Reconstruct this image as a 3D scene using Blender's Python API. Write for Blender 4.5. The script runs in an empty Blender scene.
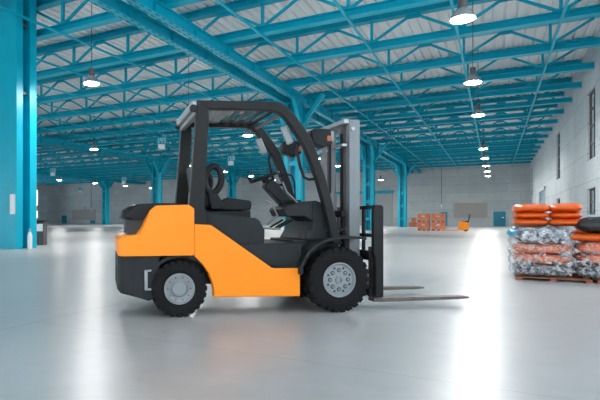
import bpy, bmesh, math, random
from mathutils import Vector, Matrix, noise
random.seed(4)
PI = math.pi
sc = bpy.context.scene
C = sc.collection

# ------------------------------------------------------------------ helpers
class MB:
    """collects shapes and links them as ONE mesh object"""
    def __init__(s): s.bm = bmesh.new()
    def box(s, x0, x1, y0, y1, z0, z1, M=None):
        vs = [s.bm.verts.new(Vector(p)) for p in
              [(x0,y0,z0),(x1,y0,z0),(x1,y1,z0),(x0,y1,z0),(x0,y0,z1),(x1,y0,z1),(x1,y1,z1),(x0,y1,z1)]]
        for f in [(0,3,2,1),(4,5,6,7),(0,1,5,4),(1,2,6,5),(2,3,7,6),(3,0,4,7)]:
            s.bm.faces.new([vs[i] for i in f])
        if M is not None:
            for v in vs: v.co = M @ v.co
        return s
    def prism(s, pts, y0, y1):
        """polygon in XZ extruded over Y"""
        a = [s.bm.verts.new((p[0], y0, p[1])) for p in pts]
        b = [s.bm.verts.new((p[0], y1, p[1])) for p in pts]
        n = len(pts)
        s.bm.faces.new(a); s.bm.faces.new(b[::-1])
        for i in range(n): s.bm.faces.new([a[i], b[i], b[(i+1)%n], a[(i+1)%n]])
        return s
    def bar(s, p, q, w, h=None, up=(0,0,1)):
        p, q = Vector(p), Vector(q); h = h or w
        d = (q-p).normalized(); u = Vector(up)
        if abs(d.dot(u)) > .98: u = Vector((1,0,0))
        r = d.cross(u).normalized(); u = r.cross(d)
        vs = []
        for c in (p, q):
            for a, b in ((-1,-1),(1,-1),(1,1),(-1,1)):
                vs.append(s.bm.verts.new(c + r*a*w/2 + u*b*h/2))
        for f in [(0,1,2,3),(7,6,5,4),(0,4,5,1),(1,5,6,2),(2,6,7,3),(3,7,4,0)]:
            s.bm.faces.new([vs[i] for i in f])
        return s
    def tube(s, pts, r, n=10, closed=False):
        pts = [Vector(p) for p in pts]; rings = []; m = len(pts)
        prev = None
        for i, p in enumerate(pts):
            if closed: d = pts[(i+1)%m] - pts[i-1]
            else: d = pts[min(i+1, m-1)] - pts[max(i-1, 0)]
            d.normalize()
            if prev is None:
                u = Vector((0,0,1)) if abs(d.z) < .9 else Vector((1,0,0))
            else: u = prev
            r1 = d.cross(u).normalized(); u = r1.cross(d).normalized(); prev = u
            rr = r[i] if isinstance(r, (list, tuple)) else r
            rings.append([s.bm.verts.new(p + (r1*math.cos(a)+u*math.sin(a))*rr) for a in [2*PI*k/n for k in range(n)]])
        for i in range(m if closed else m-1):
            A, B = rings[i], rings[(i+1)%m]
            for k in range(n): s.bm.faces.new([A[k], A[(k+1)%n], B[(k+1)%n], B[k]])
        if not closed:
            s.bm.faces.new(rings[0][::-1]); s.bm.faces.new(rings[-1])
        return s
    def lathe(s, prof, c=(0,0,0), axis='z', n=32, caps=True):
        """prof: list of (radius, height) revolved round an axis"""
        c = Vector(c); rings = []
        for r, h in prof:
            ring = []
            for k in range(n):
                a = 2*PI*k/n
                if axis == 'z': v = Vector((r*math.cos(a), r*math.sin(a), h))
                elif axis == 'y': v = Vector((r*math.cos(a), h, r*math.sin(a)))
                else: v = Vector((h, r*math.cos(a), r*math.sin(a)))
                ring.append(s.bm.verts.new(c+v))
            rings.append(ring)
        for A, B in zip(rings, rings[1:]):
            for k in range(n): s.bm.faces.new([A[k], A[(k+1)%n], B[(k+1)%n], B[k]])
        if caps:
            s.bm.faces.new(rings[0][::-1]); s.bm.faces.new(rings[-1])
        return s
    def paint(s, i):
        """faces added since the last call take material slot i"""
        s.bm.faces.ensure_lookup_table(); n0 = getattr(s, 'n0', 0)
        for k in range(n0, len(s.bm.faces)): s.bm.faces[k].material_index = i
        s.n0 = len(s.bm.faces); return s
    def build(s, name, m, parent=None, bevel=0, seg=2, smooth=True, loc=None):
        bmesh.ops.recalc_face_normals(s.bm, faces=s.bm.faces)
        me = bpy.data.meshes.new(name); s.bm.to_mesh(me); s.bm.free()
        o = bpy.data.objects.new(name, me); C.objects.link(o)
        if m is not None: me.materials.append(m)
        if parent is not None: o.parent = parent
        if loc is not None: o.location = loc
        if bevel:
            b = o.modifiers.new('bevel', 'BEVEL'); b.width = bevel; b.segments = seg
            b.limit_method = 'ANGLE'; b.angle_limit = math.radians(30)
        if smooth:
            for p in me.polygons: p.use_smooth = True
            me.set_sharp_from_angle(angle=math.radians(38))
        return o

def tag(o, label=None, cat=None, group=None, kind=None):
    if label: o['label'] = label
    if cat: o['category'] = cat
    if group: o['group'] = group
    if kind: o['kind'] = kind
    return o
def empty(name, loc, rz=0, label=None, cat=None, group=None):
    o = bpy.data.objects.new(name, None); C.objects.link(o)
    o.location = loc; o.rotation_euler = (0, 0, rz); o.empty_display_size = .2
    return tag(o, label, cat, group)
def copy_tree(o, parent=None):
    c = o.copy(); C.objects.link(c); c.parent = parent
    for ch in list(o.children): copy_tree(ch, c)
    return c
def plan(u, Y):
    """x of the point of the hall plane y=Y lying in direction u, and its distance"""
    k = (u-200)/510; d = Y/(.5*k+.8660254); return k*d*.8660254 - d*.5, d
def zed(v, d): return .97 - (v-218)*d/510

# ------------------------------------------------------------------ materials
def mat(name, col, rough=.5, metal=0., spec=.5, bump=None, vary=0., vscale=4., coat=0., col2=None):
    m = bpy.data.materials.new(name); m.use_nodes = True
    nt = m.node_tree; b = nt.nodes['Principled BSDF']
    b.inputs['Base Color'].default_value = (*col, 1); b.inputs['Roughness'].default_value = rough
    b.inputs['Metallic'].default_value = metal; b.inputs['Specular IOR Level'].default_value = spec
    b.inputs['Coat Weight'].default_value = coat
    tc = nt.nodes.new('ShaderNodeTexCoord')
    n = nt.nodes.new('ShaderNodeTexNoise'); n.inputs['Scale'].default_value = vscale; n.inputs['Detail'].default_value = 5
    nt.links.new(tc.outputs['Object'], n.inputs['Vector'])
    r = nt.nodes.new('ShaderNodeValToRGB')
    c2 = col2 or tuple(c*(1-vary) for c in col)
    r.color_ramp.elements[0].position = .3; r.color_ramp.elements[1].position = .7
    r.color_ramp.elements[0].color = (*c2, 1); r.color_ramp.elements[1].color = (*col, 1)
    nt.links.new(n.outputs['Fac'], r.inputs['Fac']); nt.links.new(r.outputs['Color'], b.inputs['Base Color'])
    if bump:
        n2 = nt.nodes.new('ShaderNodeTexNoise'); n2.inputs['Scale'].default_value = bump[0]; n2.inputs['Detail'].default_value = 4
        nt.links.new(tc.outputs['Object'], n2.inputs['Vector'])
        bp = nt.nodes.new('ShaderNodeBump'); bp.inputs['Strength'].default_value = bump[1]; bp.inputs['Distance'].default_value = .02
        nt.links.new(n2.outputs['Fac'], bp.inputs['Height']); nt.links.new(bp.outputs['Normal'], b.inputs['Normal'])
    return m

def panel_wall(name, base, dark, axis, bw=2.4, bh=1.15):
    """cast concrete panels with thin joints, axis: coordinate running along the wall"""
    m = mat(name, base, rough=.75, vary=.12, vscale=.6, bump=(18, .12))
    nt = m.node_tree; b = nt.nodes['Principled BSDF']
    tc = nt.nodes['Texture Coordinate']; ramp = nt.nodes['Color Ramp']
    sep = nt.nodes.new('ShaderNodeSeparateXYZ'); com = nt.nodes.new('ShaderNodeCombineXYZ')
    nt.links.new(tc.outputs['Object'], sep.inputs[0])
    nt.links.new(sep.outputs[axis], com.inputs['X']); nt.links.new(sep.outputs['Z'], com.inputs['Y'])
    br = nt.nodes.new('ShaderNodeTexBrick')
    br.inputs['Scale'].default_value = 1; br.inputs['Brick Width'].default_value = bw; br.inputs['Row Height'].default_value = bh
    br.inputs['Mortar Size'].default_value = .018; br.inputs['Mortar Smooth'].default_value = .3
    br.inputs['Color1'].default_value = (1,1,1,1); br.inputs['Color2'].default_value = (.86,.88,.9,1)
    br.inputs['Mortar'].default_value = (.62,.64,.66,1)
    nt.links.new(com.outputs[0], br.inputs['Vector'])
    n3 = nt.nodes.new('ShaderNodeTexNoise'); n3.inputs['Scale'].default_value = 9; n3.inputs['Detail'].default_value = 8
    nt.links.new(com.outputs[0], n3.inputs['Vector'])
    mr = nt.nodes.new('ShaderNodeMapRange'); mr.inputs['From Min'].default_value = .3; mr.inputs['From Max'].default_value = .7
    mr.inputs['To Min'].default_value = .84; mr.inputs['To Max'].default_value = 1.05
    nt.links.new(n3.outputs['Fac'], mr.inputs['Value'])
    mx = nt.nodes.new('ShaderNodeMix'); mx.data_type = 'RGBA'; mx.blend_type = 'MULTIPLY'; mx.inputs[0].default_value = 1
    nt.links.new(ramp.outputs['Color'], mx.inputs[6]); nt.links.new(br.outputs['Color'], mx.inputs[7])
    mx2 = nt.nodes.new('ShaderNodeMix'); mx2.data_type = 'RGBA'; mx2.blend_type = 'MULTIPLY'; mx2.inputs[0].default_value = 1
    nt.links.new(mx.outputs[2], mx2.inputs[6]); nt.links.new(mr.outputs[0], mx2.inputs[7])
    nt.links.new(mx2.outputs[2], b.inputs['Base Color'])
    return m

def floor_mat():
    m = mat('polished_concrete', (.515,.515,.512), rough=.2, vary=.14, vscale=.35, spec=.6)
    nt = m.node_tree; b = nt.nodes['Principled BSDF']; tc = nt.nodes['Texture Coordinate']; ramp = nt.nodes['Color Ramp']
    sep = nt.nodes.new('ShaderNodeSeparateXYZ'); nt.links.new(tc.outputs['Object'], sep.inputs[0])
    lines = []
    for ax, off, per in (('X', 3.7+50, 5.0), ('Y', 50-3.35, 5.0)):
        a = nt.nodes.new('ShaderNodeMath'); a.operation = 'ADD'; a.inputs[1].default_value = off
        nt.links.new(sep.outputs[ax], a.inputs[0])
        p = nt.nodes.new('ShaderNodeMath'); p.operation = 'PINGPONG'; p.inputs[1].default_value = per/2
        nt.links.new(a.outputs[0], p.inputs[0])
        l = nt.nodes.new('ShaderNodeMath'); l.operation = 'LESS_THAN'; l.inputs[1].default_value = .011 if ax == 'X' else .005
        nt.links.new(p.outputs[0], l.inputs[0]); lines.append(l)
    mxl = nt.nodes.new('ShaderNodeMath'); mxl.operation = 'MAXIMUM'
    nt.links.new(lines[0].outputs[0], mxl.inputs[0]); nt.links.new(lines[1].outputs[0], mxl.inputs[1])
    # fine wear
    n3 = nt.nodes.new('ShaderNodeTexNoise'); n3.inputs['Scale'].default_value = 3; n3.inputs['Detail'].default_value = 9; n3.inputs['Roughness'].default_value = .7
    nt.links.new(tc.outputs['Object'], n3.inputs['Vector'])
    mr = nt.nodes.new('ShaderNodeMapRange'); mr.inputs['From Min'].default_value = .3; mr.inputs['From Max'].default_value = .7
    mr.inputs['To Min'].default_value = .86; mr.inputs['To Max'].default_value = 1.02
    nt.links.new(n3.outputs['Fac'], mr.inputs['Value'])
    mx = nt.nodes.new('ShaderNodeMix'); mx.data_type = 'RGBA'; mx.blend_type = 'MULTIPLY'; mx.inputs[0].default_value = 1
    nt.links.new(ramp.outputs['Color'], mx.inputs[6]); nt.links.new(mr.outputs[0], mx.inputs[7])
    m2 = nt.nodes.new('ShaderNodeMix'); m2.data_type = 'RGBA'
    nt.links.new(mxl.outputs[0], m2.inputs[0]); nt.links.new(mx.outputs[2], m2.inputs[6]); m2.inputs[7].default_value = (.33,.34,.35,1)
    nt.links.new(m2.outputs[2], b.inputs['Base Color'])
    r2 = nt.nodes.new('ShaderNodeMapRange'); r2.inputs['From Min'].default_value = .3; r2.inputs['From Max'].default_value = .7
    r2.inputs['To Min'].default_value = .29; r2.inputs['To Max'].default_value = .34
    nt.links.new(n3.outputs['Fac'], r2.inputs['Value']); nt.links.new(r2.outputs[0], b.inputs['Roughness'])
    return m

def emis(name, col, s):
    m = bpy.data.materials.new(name); m.use_nodes = True; nt = m.node_tree
    b = nt.nodes['Principled BSDF']; b.inputs['Base Color'].default_value = (.9,.9,.9,1)
    b.inputs['Emission Color'].default_value = (*col, 1); b.inputs['Emission Strength'].default_value = s
    return m
def glassy(name, tint, transp, rough=.1, gloss_col=(.9,.95,1)):
    m = bpy.data.materials.new(name); m.use_nodes = True; nt = m.node_tree; nt.nodes.remove(nt.nodes['Principled BSDF'])
    out = nt.nodes['Material Output']; t = nt.nodes.new('ShaderNodeBsdfTransparent'); t.inputs[0].default_value = (*tint, 1)
    g = nt.nodes.new('ShaderNodeBsdfPrincipled'); g.inputs['Base Color'].default_value = (*gloss_col, 1); g.inputs['Roughness'].default_value = rough
    mx = nt.nodes.new('ShaderNodeMixShader'); mx.inputs[0].default_value = 1-transp
    nt.links.new(t.outputs[0], mx.inputs[1]); nt.links.new(g.outputs[0], mx.inputs[2]); nt.links.new(mx.outputs[0], out.inputs[0])
    return m, mx, g
def wrap_mat():
    m, mx, g = glassy('stretch_wrap', (.97,.98,1), .5, .12, (.85,.88,.9))
    nt = m.node_tree; tc = nt.nodes.new('ShaderNodeTexCoord')
    n = nt.nodes.new('ShaderNodeTexNoise'); n.inputs['Scale'].default_value = 11; n.inputs['Detail'].default_value = 7; n.inputs['Distortion'].default_value = 1.5
    nt.links.new(tc.outputs['Object'], n.inputs['Vector'])
    r = nt.nodes.new('ShaderNodeValToRGB'); r.color_ramp.elements[0].position = .50; r.color_ramp.elements[1].position = .69
    r.color_ramp.elements[0].color = (.05,.05,.05,1); r.color_ramp.elements[1].color = (.85,.85,.85,1)
    nt.links.new(n.outputs['Fac'], r.inputs[0]); nt.links.new(r.outputs[0], mx.inputs[0])
    v = nt.nodes.new('ShaderNodeTexVoronoi'); v.inputs['Scale'].default_value = 16
    nt.links.new(tc.outputs['Object'], v.inputs['Vector'])
    bp = nt.nodes.new('ShaderNodeBump'); bp.inputs['Strength'].default_value = 1; bp.inputs['Distance'].default_value = .08
    nt.links.new(v.outputs['Distance'], bp.inputs['Height']); nt.links.new(bp.outputs[0], g.inputs['Normal'])
    return m
def check_mat(name, cols, scale=28):
    """film-covered bag: patchy mix of colours with crinkled gloss"""
    m = mat(name, cols[0], rough=.3, bump=(30, 1.0), vscale=scale)
    r = m.node_tree.nodes['Color Ramp'].color_ramp
    r.elements[0].position = .38; r.elements[1].position = .60
    r.elements[0].color = (*cols[0],1); r.elements[1].color = (*cols[1],1)
    e = r.elements.new(.49); e.color = (*cols[2],1)
    return m

M = {}
M['steel'] = mat('cyan_painted_steel', (.0,.42,.58), rough=.36, vary=.12, vscale=2, spec=.25)
M['steel_dark'] = mat('dark_slot', (.01,.10,.15), rough=.6)
M['deck'] = mat('corrugated_deck', (.90,.92,.93), rough=.5, vary=.16, vscale=.25)
M['floor'] = floor_mat()
M['wall_x'] = panel_wall('grey_block_wall', (.58,.64,.655), None, 'X', 2.6, 1.0)
M['wall_y'] = panel_wall('pale_panel_wall', (.62,.69,.72), None, 'Y', 3.0, 1.25)
M['wall_yl'] = panel_wall('left_block_wall', (.58,.64,.655), None, 'Y', 2.6, 1.0)
M['orange'] = mat('orange_paint', (1.0,.285,.012), rough=.45, vary=.02, spec=.3)
M['black'] = mat('black_plastic', (.017,.019,.021), rough=.42, spec=.15, vary=.15, bump=(60,.05))
M['char'] = mat('charcoal_casting', (.027,.031,.034), rough=.5, spec=.15, vary=.2, bump=(40,.1))
M['frame'] = mat('charcoal_frame_paint', (.017,.018,.019), rough=.4, spec=.18)
M['slat'] = mat('grey_slats', (.22,.235,.245), rough=.4)
M['tyre'] = mat('tyre_rubber', (.014,.014,.015), rough=.75, spec=.12, vary=.2, bump=(50,.1))
M['rim'] = mat('grey_rim_paint', (.25,.275,.295), rough=.4, vary=.1)
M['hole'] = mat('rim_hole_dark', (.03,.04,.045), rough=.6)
M['mast'] = mat('grey_mast_paint', (.20,.225,.24), rough=.42, vary=.1, bump=(80,.03))
M['mast_lt'] = mat('bare_mast_metal', (.33,.36,.38), rough=.3, metal=.4)
M['fork'] = mat('worn_fork_steel', (.17,.145,.13), rough=.5, metal=.3, vary=.3, vscale=12)
M['chrome'] = mat('steel_rod', (.55,.58,.6), rough=.2, metal=.9)
M['mirror'] = mat('grey_lens', (.27,.30,.31), rough=.35)
M['amber'] = mat('amber_lens', (.40,.09,.03), rough=.3)
M['ballast'] = mat('lamp_ballast', (.10,.09,.09), rough=.5)
M['cord'] = mat('lamp_cord', (.05,.10,.12), rough=.6)
M['lampface'] = emis('lamp_face', (1,.97,.94), 240)
M['glass_bell'] = glassy('prismatic_bell', (.88,.92,.94), .5, .12, (.42,.46,.48))[0]
M['pane'] = glassy('window_pane', (.88,.93,.96), .85, .05, (.6,.65,.7))[0]
M['pane_dim'] = glassy('dimmed_window_pane', (.42,.47,.50), .75, .05, (.5,.56,.6))[0]  # dimmer daylight put into the glass colour as a grey tint
M['winframe'] = mat('brown_window_frame', (.075,.06,.055), rough=.5)
M['teal'] = mat('teal_door', (.006,.20,.30), rough=.45)
M['shutter'] = mat('roller_shutter', (.38,.42,.44), rough=.5)
M['board'] = mat('beige_panel', (.38,.36,.35), rough=.6, vary=.05)
M['board_lt'] = mat('light_panel', (.55,.54,.53), rough=.6)
M['crate'] = mat('orange_crate', (.72,.24,.12), rough=.6, vary=.25, vscale=3)
M['crate_dark'] = mat('crate_strap', (.30,.09,.05), rough=.6)
M['white'] = mat('white_plastic', (.78,.8,.82), rough=.4)
M['grey_cabinet'] = mat('dark_cabinet', (.07,.065,.065), rough=.5)
M['timber'] = mat('orange_pallet_paint', (.42,.13,.06), rough=.6, vary=.3, vscale=9)
M['bag_o'] = mat('orange_bag', (.92,.14,.008), rough=.32, bump=(9,.55), vary=.2, vscale=5, spec=.6)
M['bag_s'] = check_mat('silver_bag', [(.05,.055,.06), (.85,.88,.9), (.32,.35,.37)], 11)
M['bag_g'] = check_mat('grey_bag', [(.04,.045,.05), (.62,.64,.66), (.20,.21,.22)], 16)
M['bag_b'] = mat('black_bag', (.035,.038,.042), rough=.28, bump=(10,.6), vary=.3)
M['bag_p'] = check_mat('orange_bag_under_film', [(.90,.16,.04), (.85,.50,.38), (.88,.24,.10)], 20)
M['bag_c'] = mat('cyan_bag', (.01,.38,.55), rough=.3, bump=(14,.5))
M['wrap'] = wrap_mat()

# ------------------------------------------------------------------ camera
cam = bpy.data.cameras.new('camera'); co = bpy.data.objects.new('camera', cam); C.objects.link(co)
co.location = (0, 0, .97); co.rotation_euler = (PI/2, 0, math.radians(30))
cam.sensor_width = 36; cam.lens = 510*36/600; cam.shift_x = 100/600; cam.shift_y = 18/600
cam.clip_end = 300; sc.camera = co

# ------------------------------------------------------------------ the setting
XR, XL, YB, YF = 3.45, -70.0, 69.0, -6.0
ZD = 8.2
def struct(o): o['kind'] = 'structure'; return o
struct(MB().box(XL-.3, XR+.3, YF, YB+.3, -.2, 0).build('floor', M['floor'], smooth=False))
struct(MB().box(XL, XR, YB, YB+.3, 0, ZD+.1).build('wall_back', M['wall_x'], smooth=False))
# corrugated roof deck
dk = MB(); bm = dk.bm; P = .34
prof = []; x = XL
while x < XR:
    prof += [(x, ZD), (x+.23, ZD), (x+.245, ZD+.10), (x+.325, ZD+.10)]; x += P
prof.append((x, ZD))
YR = YF
lo = [bm.verts.new((p[0], YR, p[1])) for p in prof]; hi = [bm.verts.new((p[0], YB+.3, p[1])) for p in prof]
for i in range(len(prof)-1): bm.faces.new([lo[i], lo[i+1], hi[i+1], hi[i]])
lo2 = [bm.verts.new((p[0], YR, ZD+.12)) for p in (prof[0], prof[-1])]; hi2 = [bm.verts.new((p[0], YB+.3, ZD+.12)) for p in (prof[0], prof[-1])]
bm.faces.new([lo2[0], lo2[1], hi2[1], hi2[0]])
struct(dk.build('ceiling', M['deck'], smooth=False))

struct(MB().box(XL, XR, YF-.3, YF, 3.3, ZD+.1).build('wall_front_shade', M['wall_x'], smooth=False))  # unseen upper wall, added to keep front light off the trusses
def wall_with_holes(name, X0, X1, ya, yb, za, zb, holes, m):
    ys = sorted({ya, yb, *[h[0] for h in holes], *[h[1] for h in holes]})
    zs = sorted({za, zb, *[h[2] for h in holes], *[h[3] for h in holes]})
    w = MB()
    for i in range(len(ys)-1):
        for j in range(len(zs)-1):
            cy, cz = (ys[i]+ys[i+1])/2, (zs[j]+zs[j+1])/2
            if any(h[0] < cy < h[1] and h[2] < cz < h[3] for h in holes): continue
            w.box(X0, X1, ys[i], ys[i+1], zs[j], zs[j+1])
    bmesh.ops.remove_doubles(w.bm, verts=w.bm.verts, dist=1e-4)
    return struct(w.build(name, m, smooth=False))
wins = []
for yc in (26.3, 38.8, 65.2):
    wins.append((yc-1.05, yc+1.05, 3.4, 6.3)); wins.append((yc-1.05, yc+1.05, 1.1, 2.2))
wins += [(-4.5, 1.5, .9, 7.4), (2.5, 8.0, .9, 7.4), (9.0, 12.5, .9, 7.4)]  # unseen tall windows added to bring daylight onto the near floor
wall_with_holes('wall_right', XR, XR+.3, YF, YB+.3, 0, ZD+.1, wins, M['wall_y'])
wl = [(61.0, 64.0, 3.1, 6.0), (61.0, 64.0, .9, 2.3)] + [(1+7.2*i, 7.4+7.2*i, .9, 7.5) for i in range(8)]  # the tall row is unseen, added to brighten the far left hall
wall_with_holes('wall_left', XL-.3, XL, YF, YB+.3, 0, ZD+.1, wl, M['wall_yl'])
wn = 0
def window(X, h, nx, nz, face):
    global wn; wn += 1
    y0, y1, z0, z1 = h; t = .07
    e = MB(); e.box(X-.04, X+.04, y0, y1, z0, z0+t).box(X-.04, X+.04, y0, y1, z1-t, z1)
    e.box(X-.04, X+.04, y0, y0+t, z0+t, z1-t).box(X-.04, X+.04, y1-t, y1, z0+t, z1-t)
    for i in range(1, nx):
        yy = y0+(y1-y0)*i/nx; e.box(X-.03, X+.03, yy-.045, yy+.045, z0+t, z1-t)
    for j in range(1, nz):
        zz = z0+(z1-z0)*j/nz; e.box(X-.025, X+.025, y0+t, y1-t, zz-.03, zz+.03)
    r = bpy.data.objects.new('window_%d' % wn, None); C.objects.link(r); struct(r)
    f = e.build('window_frame', M['winframe'], r, smooth=False)
    MB().box(X+face*.005, X+face*.012, y0+t, y1-t, z0+t, z1-t).build('window_pane', M['pane'] if z1 > 7 or face < 0 else M['pane_dim'], r, smooth=False)
for h in wins: window(XR+.13, h, 2, 4 if h[3] > 3 else 2, 1)
for h in wl: window(XL-.13, h, 4, 4 if h[3] > 3 else 2, -1)
# glazed doorway far down the right wall
dr = bpy.data.objects.new('door_1', None); C.objects.link(dr); struct(dr)
MB().box(XR-.06, XR-.001, 48, 53, 0, 3.2).build('door_leaf', M['pane'], dr, smooth=False)
MB().box(XR-.10, XR-.001, 47.8, 48, 0, 3.4).box(XR-.10, XR-.001, 53, 53.2, 0, 3.4).box(XR-.10, XR-.001, 47.8, 53.2, 3.2, 3.45).build('door_frame', M['board_lt'], dr, smooth=False)

# back wall doors, shutters, boards
def back_rect(u0, u1, v0, v1):
    x0, d0 = plan(u0, YB-.1); x1, d1 = plan(u1, YB-.1); dm = (d0+d1)/2
    return x0, x1, max(0, zed(v1, dm)), zed(v0, dm)
n = 1
for (u0, u1, v0) in ((494, 505, 212.3), (441.5, 446.5, 212.8), (62, 66, 216), (90.2, 94.6, 216), (227, 236, 197)):
    n += 1
    x0, x1, z0, z1 = back_rect(u0, u1, v0, 240)
    r = bpy.data.objects.new('door_%d' % n, None); C.objects.link(r); struct(r)
    MB().box(x0, x1, YB-.08, YB-.001, 0, z1).build('door_leaf', M['teal'], r, smooth=False)
    MB().box(x0-.08, x0, YB-.1, YB-.001, 0, z1+.08).box(x1, x1+.08, YB-.1, YB-.001, 0, z1+.08).box(x0-.08, x1+.08, YB-.1, YB-.001, z1, z1+.1).build('door_frame', M['steel'], r, smooth=False)
    MB().box(x1-.25, x1-.1, YB-.13, YB-.08, 1.0, 1.06).build('door_handle', M['chrome'], r, smooth=False)
n += 1
x0, x1, z0, z1 = back_rect(333, 391, 194, 240)
r = bpy.data.objects.new('door_%d' % n, None); C.objects.link(r); struct(r)
s = MB(); z = 0
while z < z1-.01:
    s.box(x0, x1, YB-.08, YB-.001, z, min(z+.19, z1)); s.box(x0, x1, YB-.05, YB-.001, z+.19, min(z+.22, z1)); z += .22
s.build('roller_shutter', M['shutter'], r, smooth=False)
MB().box(x0-.2, x1+.3, YB-.3, YB-.001, z1, z1+.35).build('shutter_box', M['steel'], r, smooth=False)
MB().box(x1, x1+.18, YB-.15, YB-.001, 0, z1).build('shutter_rail', M['shutter'], r, smooth=False)
MB().box(x0-.18, x0, YB-.15, YB-.001, 0, z1).build('shutter_rail', M['shutter'], r, smooth=False)

# boards with a light box above them, mounted on the back wall
for (a, b, lab, side) in (((454, 487.5, 203, 218), (458, 482.5, 198, 202.6), 'right'
        , 'right'), ((72.5, 95, 209.5, 220), (74, 85.5, 207, 209.3), 'left', 'left')):
    x0, x1, z0, z1 = back_rect(*a)
    t = empty('wall_board', ((x0+x1)/2, YB, z0), 0,
        'wide blank grey board high on back wall to the right of the stacked crates' if side == 'right' else 'smaller beige board on the far left back wall between two teal doors', 'board')
    t2 = Matrix.Translation(-Vector(t.location))
    MB().box(x0, x1, YB-.12, YB-.001, z0, z1, t2).build('panel', M['board'], t, smooth=False)
    fr = MB()
    for bx in ((x0-.05, x1+.05, z1, z1+.06), (x0-.05, x1+.05, z0-.06, z0), (x0-.05, x0, z0, z1), (x1, x1+.05, z0, z1)):
        fr.box(bx[0], bx[1], YB-.15, YB-.001, bx[2], bx[3], t2)
    fr.build('panel_frame', M['board_lt'], t, smooth=False)
    x0, x1, z0, z1 = back_rect(*b)
    MB().box(x0, x1, YB-.3, YB-.001, z0, z1, t2).build('top_box', M['board_lt'], t, smooth=False)

# ------------------------------------------------------------------ roof trusses
NODES = [1.73-2.75*k for k in range(26)]
ZB, ZT = 6.92, 7.92           # undersides of the bottom and top chords
def tee(mb, x0, x1, z0, h, w, y=0):
    mb.box(x0, x1, y-w/2, y+w/2, z0, z0+.025); mb.box(x0, x1, y-.015, y+.015, z0+.025, z0+h-.02)
    mb.box(x0, x1, y-w/2, y+w/2, z0+h-.02, z0+h)
def make_truss():
    root = empty('roof_truss', (0, 0, 0))
    b = MB(); tee(b, XL+.1, XR-.02, ZB, .24, .32)
    for x in NODES: b.box(x-.22, x+.22, -.03, .03, ZB+.2, ZB+.36)
    b.build('bottom_chord', M['steel'], root, smooth=False)
    b = MB(); tee(b, XL+.1, XR-.02, ZT, .24, .30)
    for x in NODES: b.box(x-1.375-.22, x-1.375+.22, -.03, .03, ZT-.13, ZT+.05)
    for i in range(int((XR-XL)/.34)): b.box(XL+.1+.34*i, XL+.1+.34*i+.12, -.08, .08, ZT+.24, ZD)
    b.build('top_chord', M['steel'], root, smooth=False)
    v = d1 = d2 = None
    for x in NODES:
        if v is None:
            v = MB().box(-.045, .045, -.045, .045, ZB+.24, ZT).build('vertical_strut', M['steel'], root, smooth=False, loc=(x, 0, 0))
            d1 = MB().bar((.08, 0, ZB+.30), (1.25, 0, ZT-.04), .07, .085).build('diagonal_brace', M['steel'], root, smooth=False, loc=(x, 0, 0))
            d2 = MB().bar((-.08, 0, ZB+.30), (-1.25, 0, ZT-.04), .07, .085).build('diagonal_brace', M['steel'], root, smooth=False, loc=(x, 0, 0))
        else:
            for q in (v, d1, d2):
                c = q.copy(); C.objects.link(c); c.parent = root; c.location = (x, 0, 0)
    return root
tl = {0:'cyan steel roof truss directly above the camera, cut by the top edge of the photo',
      1:'cyan steel roof truss crossing the top edge above the forklift cab',
      2:'cyan steel roof truss passing just before the first large pendant lamp',
      3:'cyan roof truss passing between the camera and the broad left column',
      4:'cyan roof truss running behind the first large pendant lamp at top right',
      5:'cyan roof truss seen between the first and second lamps of right-hand row',
      6:'cyan roof truss just before the splayed braces of the nearest centre column',
      7:'cyan roof truss meeting the right wall near the tallest visible window'}
truss = make_truss()
for k in range(20):
    o = truss if k == 0 else copy_tree(truss)
    o.location = (0, 1.92+3.36*k, 0)
    tag(o, tl.get(k, 'cyan steel roof truss in the crowded receding rows down the far hall'), 'roof truss', 'parallel roof trusses')

# thin bracing rods under the trusses
for i, x in enumerate(NODES[:12]):
    side = ['nearest to the right wall', 'passing beside the right-hand row of lamps', 'crossing left of the right-hand row of lamps',
            'running down to the centre column head', 'between the twin girder and the centre'][i] if i < 5 else None
    o = MB().box(x-.035, x+.035, 0, YB, ZB-.06, ZB).build('bracing_rod', M['steel'], smooth=False)
    tag(o, ('thin bright cyan bracing rod under the trusses ' + side) if side else 'thin cyan bracing rod under trusses in the left half of the hall', 'bracing rod', 'lengthwise bracing rods')

# ------------------------------------------------------------------ girders on the column rows
def make_girder():
    root = empty('twin_girder', (0, 0, 0))
    z0, z1 = 6.54, 6.91
    for sx in (-.42, .42):
        g = MB()
        g.box(sx-.13, sx+.13, 0, YB-.02, z0, z0+.03).box(sx-.13, sx+.13, 0, YB-.02, z1-.03, z1).box(sx-.015, sx+.015, 0, YB-.02, z0+.03, z1-.03)
        y = .4
        while y < YB-.5:
            g.box(sx-.12, sx-.015, y, y+.02, z0+.03, z1-.03); g.box(sx+.015, sx+.12, y, y+.02, z0+.03, z1-.03); y += 2.2
        g.paint(0); y = .2
        while y < YB-.4:
            g.box(sx-.105, sx-.055, y, y+.17, z0-.004, z0+.002); g.box(sx+.055, sx+.105, y, y+.17, z0-.004, z0+.002); y += .34
        g.paint(1); g.build('girder_beam', M['steel'], root, smooth=False).data.materials.append(M['steel_dark'])
    return root
gd = make_girder()
for i, (x, lab) in enumerate(((-8.5, 'pair of cyan girder beams running diagonally overhead to the nearest centre column'),
                 (-29.5, 'pair of cyan girder beams low at far left, carried by the middle column row'),
                 (-50.6, 'furthest left pair of cyan girder beams, on the column before the left back wall'))):
    o = gd if i == 0 else copy_tree(gd)
    o.location = (x, 0, 0); tag(o, lab, 'girder', 'twin girders on the column rows')

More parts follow.
